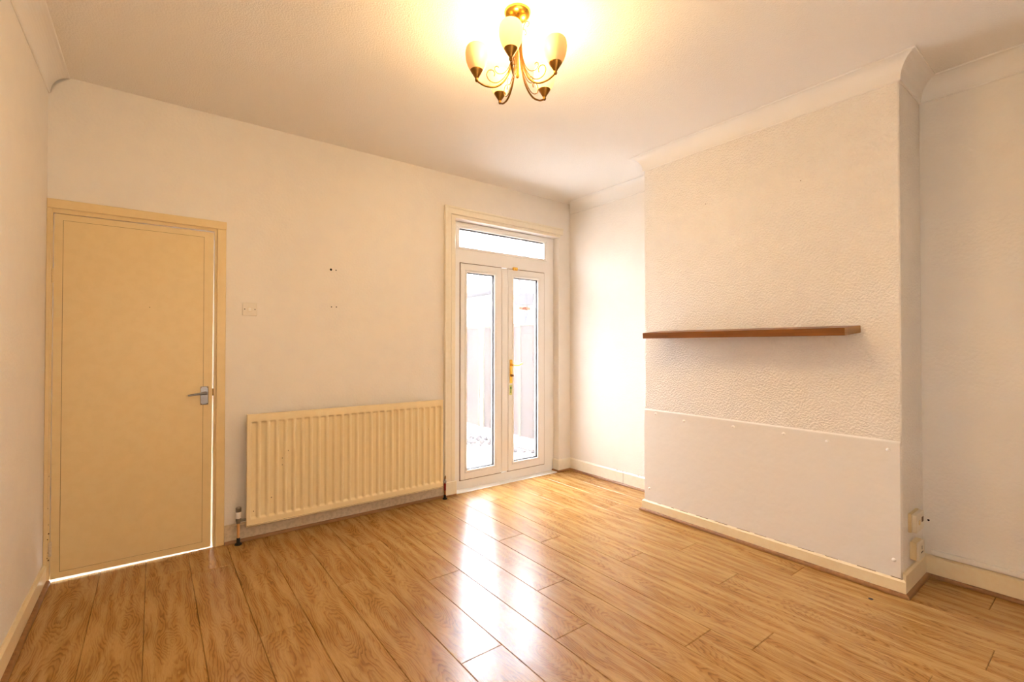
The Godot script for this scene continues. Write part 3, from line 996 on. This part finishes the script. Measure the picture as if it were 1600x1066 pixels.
# ---------------------------------------------------------------- ceiling light
func chandelier() -> void:
	var t := thing("ceiling_light", Vector3(1.733, YC, 1.897))
	tag(t, "five-arm brass ceiling light with tulip glass shades and scrolled wires", "ceiling light")
	var s := mb()
	lathe(s, [Vector2(0.0001, 0.0), Vector2(0.058, 0.0), Vector2(0.059, -0.004), Vector2(0.057, -0.012), Vector2(0.05, -0.022), Vector2(0.036, -0.031), Vector2(0.02, -0.037), Vector2(0.0001, -0.039)], Vector3.ZERO, 40)
	obj("ceiling_rose", s, M.brass, t)
	s = mb()
	lathe(s, [Vector2(0.0001, -0.03), Vector2(0.013, -0.034), Vector2(0.014, -0.055), Vector2(0.009, -0.062), Vector2(0.0065, -0.08), Vector2(0.0065, -0.275), Vector2(0.009, -0.28), Vector2(0.0085, -0.288), Vector2(0.004, -0.293), Vector2(0.0001, -0.294)], Vector3.ZERO, 20)
	obj("stem", s, M.brass, t)
	var glass_off := mat(Color(0.93, 0.82, 0.64), 0.45)
	glass_off.backlight_enabled = true
	glass_off.backlight = Color(0.72, 0.60, 0.40)
	var glass_on := mat(Color(0.97, 0.9, 0.76), 0.45)
	glass_on.backlight_enabled = true
	glass_on.backlight = Color(0.33, 0.275, 0.15)
	glass_on.emission_enabled = true
	glass_on.emission = Color(1.0, 0.74, 0.32)
	glass_on.emission_energy_multiplier = 0.3
	var bulb_on := mat(Color(1, 0.95, 0.85), 0.3)
	bulb_on.emission_enabled = true
	bulb_on.emission = Color(1.0, 0.82, 0.5)
	bulb_on.emission_energy_multiplier = 6.0
	var bulb_off := mat(Color(0.95, 0.93, 0.9), 0.3)
	for k in 5:
		var lit: bool = k % 2 == 0
		var arm := Node3D.new()
		arm.name = "arm"
		t.add_child(arm, true)
		arm.rotation.y = -deg_to_rad(-7.6 + 72.0 * k)
		var path := func(q: Array) -> Array:
			var out := []
			for e in q: out.append(Vector3(e[0], e[1] - YC, 0))
			return out
		s = mb()
		tube(s, curve(path.call([[0.010, 2.70], [0.013, 2.62], [0.021, 2.54], [0.037, 2.475], [0.064, 2.430], [0.10, 2.406], [0.14, 2.407], [0.167, 2.419], [0.18, 2.43]]), 6), 0.0042, 10)
		obj("arm_tube", s, M.antique, arm)
		s = mb()
		tube(s, curve(path.call([[0.015, 2.64], [0.019, 2.56], [0.033, 2.50], [0.055, 2.457], [0.082, 2.430], [0.107, 2.425], [0.128, 2.437], [0.136, 2.458], [0.127, 2.477], [0.110, 2.479], [0.101, 2.466], [0.104, 2.453]]), 6), 0.0022, 7)
		obj("scroll_wire", s, M.antique, arm)
		s = mb()
		tube(s, curve(path.call([[0.046, 2.668], [0.054, 2.672], [0.055, 2.686], [0.044, 2.692], [0.033, 2.680], [0.026, 2.655], [0.021, 2.61], [0.024, 2.55], [0.038, 2.50], [0.06, 2.472], [0.083, 2.466], [0.098, 2.476], [0.101, 2.490], [0.092, 2.499], [0.083, 2.493]]), 6), 0.0019, 7)
		obj("scroll_wire", s, M.antique, arm)
		var b := 2.43 - YC
		s = mb()
		lathe(s, [Vector2(0.0001, -0.009), Vector2(0.005, -0.008), Vector2(0.0075, -0.003), Vector2(0.0075, 0.003), Vector2(0.0062, 0.006), Vector2(0.0078, 0.008), Vector2(0.0095, 0.011), Vector2(0.019, 0.026), Vector2(0.0275, 0.0395), Vector2(0.0283, 0.042), Vector2(0.0265, 0.042), Vector2(0.017, 0.032), Vector2(0.0001, 0.024)], Vector3(0.18, b, 0), 24)
		obj("cup", s, M.antique, arm)
		s = mb()
		lathe(s, curve([Vector2(0.0255, 0.038), Vector2(0.037, 0.057), Vector2(0.0455, 0.081), Vector2(0.0490, 0.103), Vector2(0.0490, 0.121), Vector2(0.0460, 0.136), Vector2(0.0405, 0.145)], 4) + [Vector2(0.0394, 0.1462), Vector2(0.0382, 0.1456), Vector2(0.0380, 0.1442), Vector2(0.0392, 0.1428)], Vector3(0.18, b, 0), 32)
		obj("shade", s, glass_on if lit else glass_off, arm).set_meta("label", "glowing tulip glass shade" if lit else "unlit cream tulip glass shade")
		s = mb()
		lathe(s, [Vector2(0.0001, 0.035), Vector2(0.008, 0.038), Vector2(0.009, 0.06), Vector2(0.015, 0.075), Vector2(0.018, 0.09), Vector2(0.015, 0.107), Vector2(0.008, 0.116), Vector2(0.0001, 0.118)], Vector3(0.18, b, 0), 16)
		obj("bulb", s, bulb_on if lit else bulb_off, arm)
		if lit:
			var l := OmniLight3D.new()
			l.name = "bulb_light"
			arm.add_child(l, true)
			l.position = Vector3(0.18, b + 0.116, 0)
			l.light_color = Color(1.0, 0.85, 0.61)
			l.light_energy = BULB
			l.light_size = 0.024
			l.omni_range = 12.0
			l.omni_attenuation = 2.0
			l.shadow_enabled = true

# ---------------------------------------------------------------- things on the walls
func small_things() -> void:
	# light switch
	var t := thing("light_switch", Vector3(0.966, 1.513, 0))
	tag(t, "square off-white light switch on the wall above the radiator's valve", "light switch")
	var s := mb()
	box(s, Vector3(-0.043, -0.043, 0), Vector3(0.043, 0.043, 0.009), 0.003)
	obj("plate", s, mat(Color(0.89, 0.855, 0.80), 0.3), t)
	s = mb()
	box(s, Vector3(-0.0105, -0.0135, 0.0085), Vector3(0.0105, 0.0135, 0.0094))
	obj("rocker_slot", s, M.socket, t)
	s = mb()
	block(s, [Vector3(-0.009, -0.012, 0.013), Vector3(0.009, -0.012, 0.013), Vector3(0.009, -0.012, 0.008), Vector3(-0.009, -0.012, 0.008), Vector3(-0.009, 0.012, 0.0098), Vector3(0.009, 0.012, 0.0098), Vector3(0.009, 0.012, 0.008), Vector3(-0.009, 0.012, 0.008)])
	obj("rocker", s, M.white, t)
	for x in [-0.03, 0.03]:
		s = mb()
		lathe(s, [Vector2(0.0036, 0.0), Vector2(0.0028, 0.0008), Vector2(0.0001, 0.0004)], Vector3(x, 0, 0.009), 10, Basis(Vector3.RIGHT, PI / 2))
		obj("screw", s, M.under, t)
	# shelf: a slab that droops a little at its front edge
	var sh := thing("wall_shelf", Vector3(XC, 1.365, 2.014))
	tag(sh, "brown wood-effect floating shelf on the chimney breast", "shelf")
	sh.rotation.z = deg_to_rad(4.6)
	s = mb()
	box(s, Vector3(-0.236, -0.020, -0.625), Vector3(-0.001, 0.020, 0.625), 0.0012)
	obj("slab", s, M.shelf, sh)
	s = mb()
	box(s, Vector3(-0.2352, -0.0192, 0.6235), Vector3(-0.001, 0.0192, 0.6262), 0.0005)
	obj("end_strip", s, grain(mat(Color.WHITE, 0.45), 41, Color(0.6, 0.42, 0.16), Color(0.52, 0.35, 0.12), true), sh)
	# board covering the fireplace
	var p := thing("cover_board", Vector3(XC - 0.0005, 0, 2.02))
	tag(p, "smooth painted board screwed over the old fireplace opening", "board")
	s = mb()
	block(s, [Vector3(-0.006, 0.0845, -0.79), Vector3(-0.006, 0.0845, 0.786), Vector3(0, 0.0845, 0.786), Vector3(0, 0.0845, -0.79), Vector3(-0.006, 0.777, -0.79), Vector3(-0.006, 0.773, 0.786), Vector3(0, 0.773, 0.786), Vector3(0, 0.777, -0.79)])
	obj("sheet", s, M.board, p)
	s = mb()
	block(s, [Vector3(-0.0065, 0.777, -0.79), Vector3(-0.0065, 0.773, 0.787), Vector3(0, 0.773, 0.787), Vector3(0, 0.777, -0.79), Vector3(-0.005, 0.7815, -0.79), Vector3(-0.005, 0.7775, 0.787), Vector3(0, 0.7835, 0.787), Vector3(0, 0.7875, -0.79)])
	obj("filler_edge", s, M.cove, p)
	for q in [[1.334, 0.757], [1.574, 0.732], [1.935, 0.741], [2.248, 0.742], [2.48, 0.733], [2.758, 0.734], [1.278, 0.18], [2.778, 0.173]]:
		s = mb()
		lathe(s, [Vector2(0.0095, 0.0), Vector2(0.009, 0.005), Vector2(0.0055, 0.0085), Vector2(0.0001, 0.0095)], Vector3(-0.006, q[1], q[0] - 2.02), 12, Basis(Vector3.BACK, PI / 2))
		obj("screw_cap", s, M.board, p)
	# two boxes on the near side of the chimney breast
	var a := thing("wall_socket", Vector3(3.678, 0.349, ZC1))
	tag(a, "yellowed surface-mounted switch box, the upper one beside the chimney breast", "socket")
	s = mb()
	box(s, Vector3(-0.072, -0.049, 0), Vector3(0.072, 0.049, 0.014), 0.002)
	obj("back_box", s, M.socket, a)
	s = mb()
	box(s, Vector3(-0.070, -0.047, 0.0142), Vector3(0.070, 0.047, 0.036), 0.003)
	obj("face_plate", s, M.plate, a)
	s = mb()
	box(s, Vector3(-0.035, -0.01, 0.0355), Vector3(-0.015, 0.014, 0.041), 0.002)
	obj("rocker", s, M.socket, a)
	s = mb()
	box(s, Vector3(0.02, -0.006, 0.0355), Vector3(0.05, 0.02, 0.038), 0.001)
	obj("fuse_holder", s, M.line, a)
	var b := thing("wall_socket", Vector3(3.684, 0.199, ZC1))
	tag(b, "off-white surface-mounted plug socket, the lower one above the skirting board", "socket")
	s = mb()
	box(s, Vector3(-0.052, -0.046, 0), Vector3(0.052, 0.046, 0.028), 0.003)
	obj("back_box", s, M.socket, b)
	s = mb()
	box(s, Vector3(-0.053, -0.047, 0.0282), Vector3(0.053, 0.047, 0.04), 0.004)
	obj("face_plate", s, M.plate, b)
	for q in [[0.0, 0.016, 0.004, 0.009], [-0.011, -0.008, 0.007, 0.004], [0.011, -0.008, 0.007, 0.004]]:
		s = mb()
		box(s, Vector3(q[0] - q[2], q[1] - q[3], 0.0395), Vector3(q[0] + q[2], q[1] + q[3], 0.0404))
		obj("pin_slot", s, M.black, b)
	# trunking on top of the alcove skirting
	var k := thing("cable_trunking", Vector3(XR, 0.119, 3.44))
	tag(k, "white plastic cable trunking lying along the skirting board's top edge", "trunking")
	s = mb()
	box(s, Vector3(-0.021, 0.004, -0.59), Vector3(-0.0005, 0.032, 0.59), 0.002)
	obj("channel", s, M.white, k)
	s = mb()
	box(s, Vector3(-0.0245, 0.008, -0.589), Vector3(-0.0212, 0.033, 0.589), 0.001)
	obj("lid", s, M.white, k)

# ---------------------------------------------------------------- outside
func garden() -> void:
	var g := thing("garden_ground", Vector3(3.3, GY, -3))
	tag(g, "pale concrete slabs outside the garden doors", "paving", "", "structure")
	var s := mb()
	box(s, Vector3(-12, -0.2, -12), Vector3(12, -0.03, 2.7))
	obj("bed", s, M.soil, g)
	for i in 5:
		for j in 9:
			var x := -1.2 + 0.6 * i - 0.06
			var z := 2.74 - 0.6 * (j + 1)
			if x > 1.1: continue
			s = mb()
			box(s, Vector3(x + 0.004, -0.04, z + 0.004), Vector3(minf(x + 0.596, 1.17), 0.0, z + 0.596), 0.004)
			obj("slab", s, M.paving, g)
	# lapped panel fence: posts, boards, battens, capping
	var fx := 4.5
	var f := thing("garden_fence", Vector3(fx, GY, -2.0))
	tag(f, "brown lapped panel fence with pale battens along the patio", "fence")
	var rng := RandomNumberGenerator.new()
	rng.seed = 9
	for pn in 3:
		var z1 := 1.35 - 1.9 * pn
		var z0 := z1 - 1.83
		for i in 12:
			var y := 0.16 + 0.1275 * i
			s = mb()
			var w := rng.randf_range(-0.006, 0.006)
			block(s, [Vector3(-0.022, y + w, z0), Vector3(-0.022, y - w, z1), Vector3(-0.008, y - w, z1), Vector3(-0.008, y + w, z0), Vector3(0.010, y + 0.15 + w, z0), Vector3(0.010, y + 0.15 - w, z1), Vector3(0.018, y + 0.15 - w, z1), Vector3(0.018, y + 0.15 + w, z0)])
			obj("board", s, M.fence_a if rng.randf() < 0.5 else M.fence_b, f)
		for i in 5:
			var zz := lerpf(z0 + 0.02, z1 - 0.02, i / 4.0)
			s = mb()
			box(s, Vector3(-0.044, 0.15, zz - 0.019), Vector3(-0.0225, 1.67, zz + 0.019), 0.002)
			obj("batten", s, M.batten, f)
		s = mb()
		box(s, Vector3(-0.03, 1.67, z0), Vector3(0.03, 1.69, z1), 0.002)
		obj("capping", s, M.batten, f)
		s = mb()
		box(s, Vector3(-0.025, 0.0, z0), Vector3(0.025, 0.155, z1), 0.004)
		obj("gravel_board", s, M.concrete, f)
		s = mb()
		box(s, Vector3(-0.035, -0.02, z0 - 0.068), Vector3(0.035, 1.72, z0 - 0.002), 0.004)
		obj("post", s, M.concrete, f)
	# neighbouring house: low range with a gutter, and a taller rendered part with a hopper
	var h := thing("neighbour_house", Vector3(5.45, GY, -3.0))
	tag(h, "white rendered neighbouring house beyond the fence", "building")
	s = mb()
	box(s, Vector3(0, 0, -5.0), Vector3(2.5, 2.36, -0.2))
	box(s, Vector3(0, 0, -0.2), Vector3(2.5, 3.1, 2.6))
	obj("wall", s, M.render, h)
	s = mb()
	block(s, [Vector3(-0.12, 2.36, -5.05), Vector3(-0.12, 2.36, -0.2), Vector3(2.5, 3.2, -0.2), Vector3(2.5, 3.2, -5.05), Vector3(-0.12, 2.42, -5.05), Vector3(-0.12, 2.42, -0.2), Vector3(2.5, 3.26, -0.2), Vector3(2.5, 3.26, -5.05)])
	obj("roof", s, M.slate, h)
	s = mb()
	tube(s, [Vector3(-0.17, 2.35, -5.0), Vector3(-0.17, 2.37, -0.22)], 0.05, 12)
	obj("gutter", s, M.plastic, h)
	s = mb()
	block(s, [Vector3(-0.16, 2.075, 0.27), Vector3(-0.16, 2.075, 0.55), Vector3(-0.01, 2.075, 0.55), Vector3(-0.01, 2.075, 0.27), Vector3(-0.22, 2.26, 0.21), Vector3(-0.22, 2.26, 0.62), Vector3(-0.01, 2.26, 0.62), Vector3(-0.01, 2.26, 0.21)])
	var hp := obj("hopper", s, M.plastic, h)
	s = mb()
	tube(s, [Vector3(-0.06, 2.09, 0.42), Vector3(-0.06, 0.02, 0.42)], 0.034, 12)
	obj("downpipe", s, M.plastic, h)
	s = mb()
	tube(s, curve([Vector3(-0.08, 2.24, 0.37), Vector3(-0.08, 2.38, 0.32), Vector3(-0.06, 2.5, 0.25), Vector3(-0.05, 2.9, 0.24)], 5), 0.03, 12)
	obj("inlet_pipe", s, M.plastic, h)
	# weeds and rubble by the fence
	var rubble := []
	for i in 16:
		var o := thing("stone", Vector3(3.93 + 0.14 * (i % 4) + rng.randf_range(-0.012, 0.012) + 0.03 * (i / 4 % 2), GY, -2.4 + 0.145 * (i / 4) + rng.randf_range(-0.01, 0.01)))
		tag(o, "rough grey stone in the heap of rubble by the fence", "stone", "rubble by the fence")
		rubble.append(o)
	for i in 3:
		var o := thing("stone", Vector3(4.24 + 0.07 * i, GY, -1.38 + 0.1 * i))
		tag(o, "small grey stone lying alone by the fence's gravel board", "stone", "loose stones by the fence")
		rubble.append(o)
	for o in rubble:
		s = mb()
		var rr := rng.randf_range(0.035, 0.056)
		var pr := []
		for k in 7:
			var a := PI * k / 6.0
			pr.append(Vector2(maxf(rr * sin(a) * rng.randf_range(0.8, 1.2), 0.0005), rr * 0.7 * (1.0 - cos(a))))
		lathe(s, pr, Vector3.ZERO, 7)
		obj("lump", s, M.soil, o)
		o.rotation.y = rng.randf() * TAU
	for i in 4:
		var w := thing("weed", Vector3(3.92 + 0.24 * (i % 2), GY, -2.65 - 0.26 * (i / 2)))
		tag(w, "straggly yellow-green weed growing behind the rubble heap", "weed", "weeds by the fence")
		for k in 14:
			s = mb()
			var a := rng.randf() * TAU
			var l := rng.randf_range(0.09, 0.17)
			var dr := Vector3(cos(a), rng.randf_range(1.2, 2.4), sin(a)).normalized() * l
			var sd := Vector3(-sin(a), 0, cos(a)) * 0.012
			var q := [Vector3.ZERO, dr * 0.5 + sd, dr, dr * 0.5 - sd]
			quad(s, q[0], q[1], q[2], q[3], Vector3.UP)
			obj("leaf", s, M.leaf, w)

# the bright lean-to kitchen behind the cream door: daylight falls in through its glazed roof
func kitchen() -> void:
	var k := thing("kitchen_extension", Vector3(0.95, -0.2, -1.7))
	tag(k, "white skylit kitchen seen through the gaps round the cream door", "room", "", "structure")
	var s := mb()
	box(s, Vector3(-1.15, 0, -1.6), Vector3(-1.0, 2.75, 1.449))
	box(s, Vector3(1.0, 0, -1.6), Vector3(1.15, 2.75, 1.449))
	box(s, Vector3(-1.15, 0, -1.75), Vector3(1.15, 2.75, -1.6))
	obj("wall", s, M.render, k)
	s = mb()
	box(s, Vector3(-1.0, 0.05, -1.6), Vector3(1.0, 0.195, 1.58))
	obj("floor", s, M.render, k)
	s = mb()
	box(s, Vector3(-1.15, 2.752, -1.75), Vector3(1.15, 2.85, -0.8))
	box(s, Vector3(-1.15, 2.752, 0.3), Vector3(1.15, 2.85, 1.449))
	box(s, Vector3(-1.15, 2.752, -0.8), Vector3(-0.5, 2.85, 0.3))
	box(s, Vector3(0.5, 2.752, -0.8), Vector3(1.15, 2.85, 0.3))
	obj("roof", s, M.render, k)
	s = mb()
	box(s, Vector3(-0.5, 2.8, -0.8), Vector3(0.5, 2.806, 0.3))
	obj("skylight", s, M.glass, k)
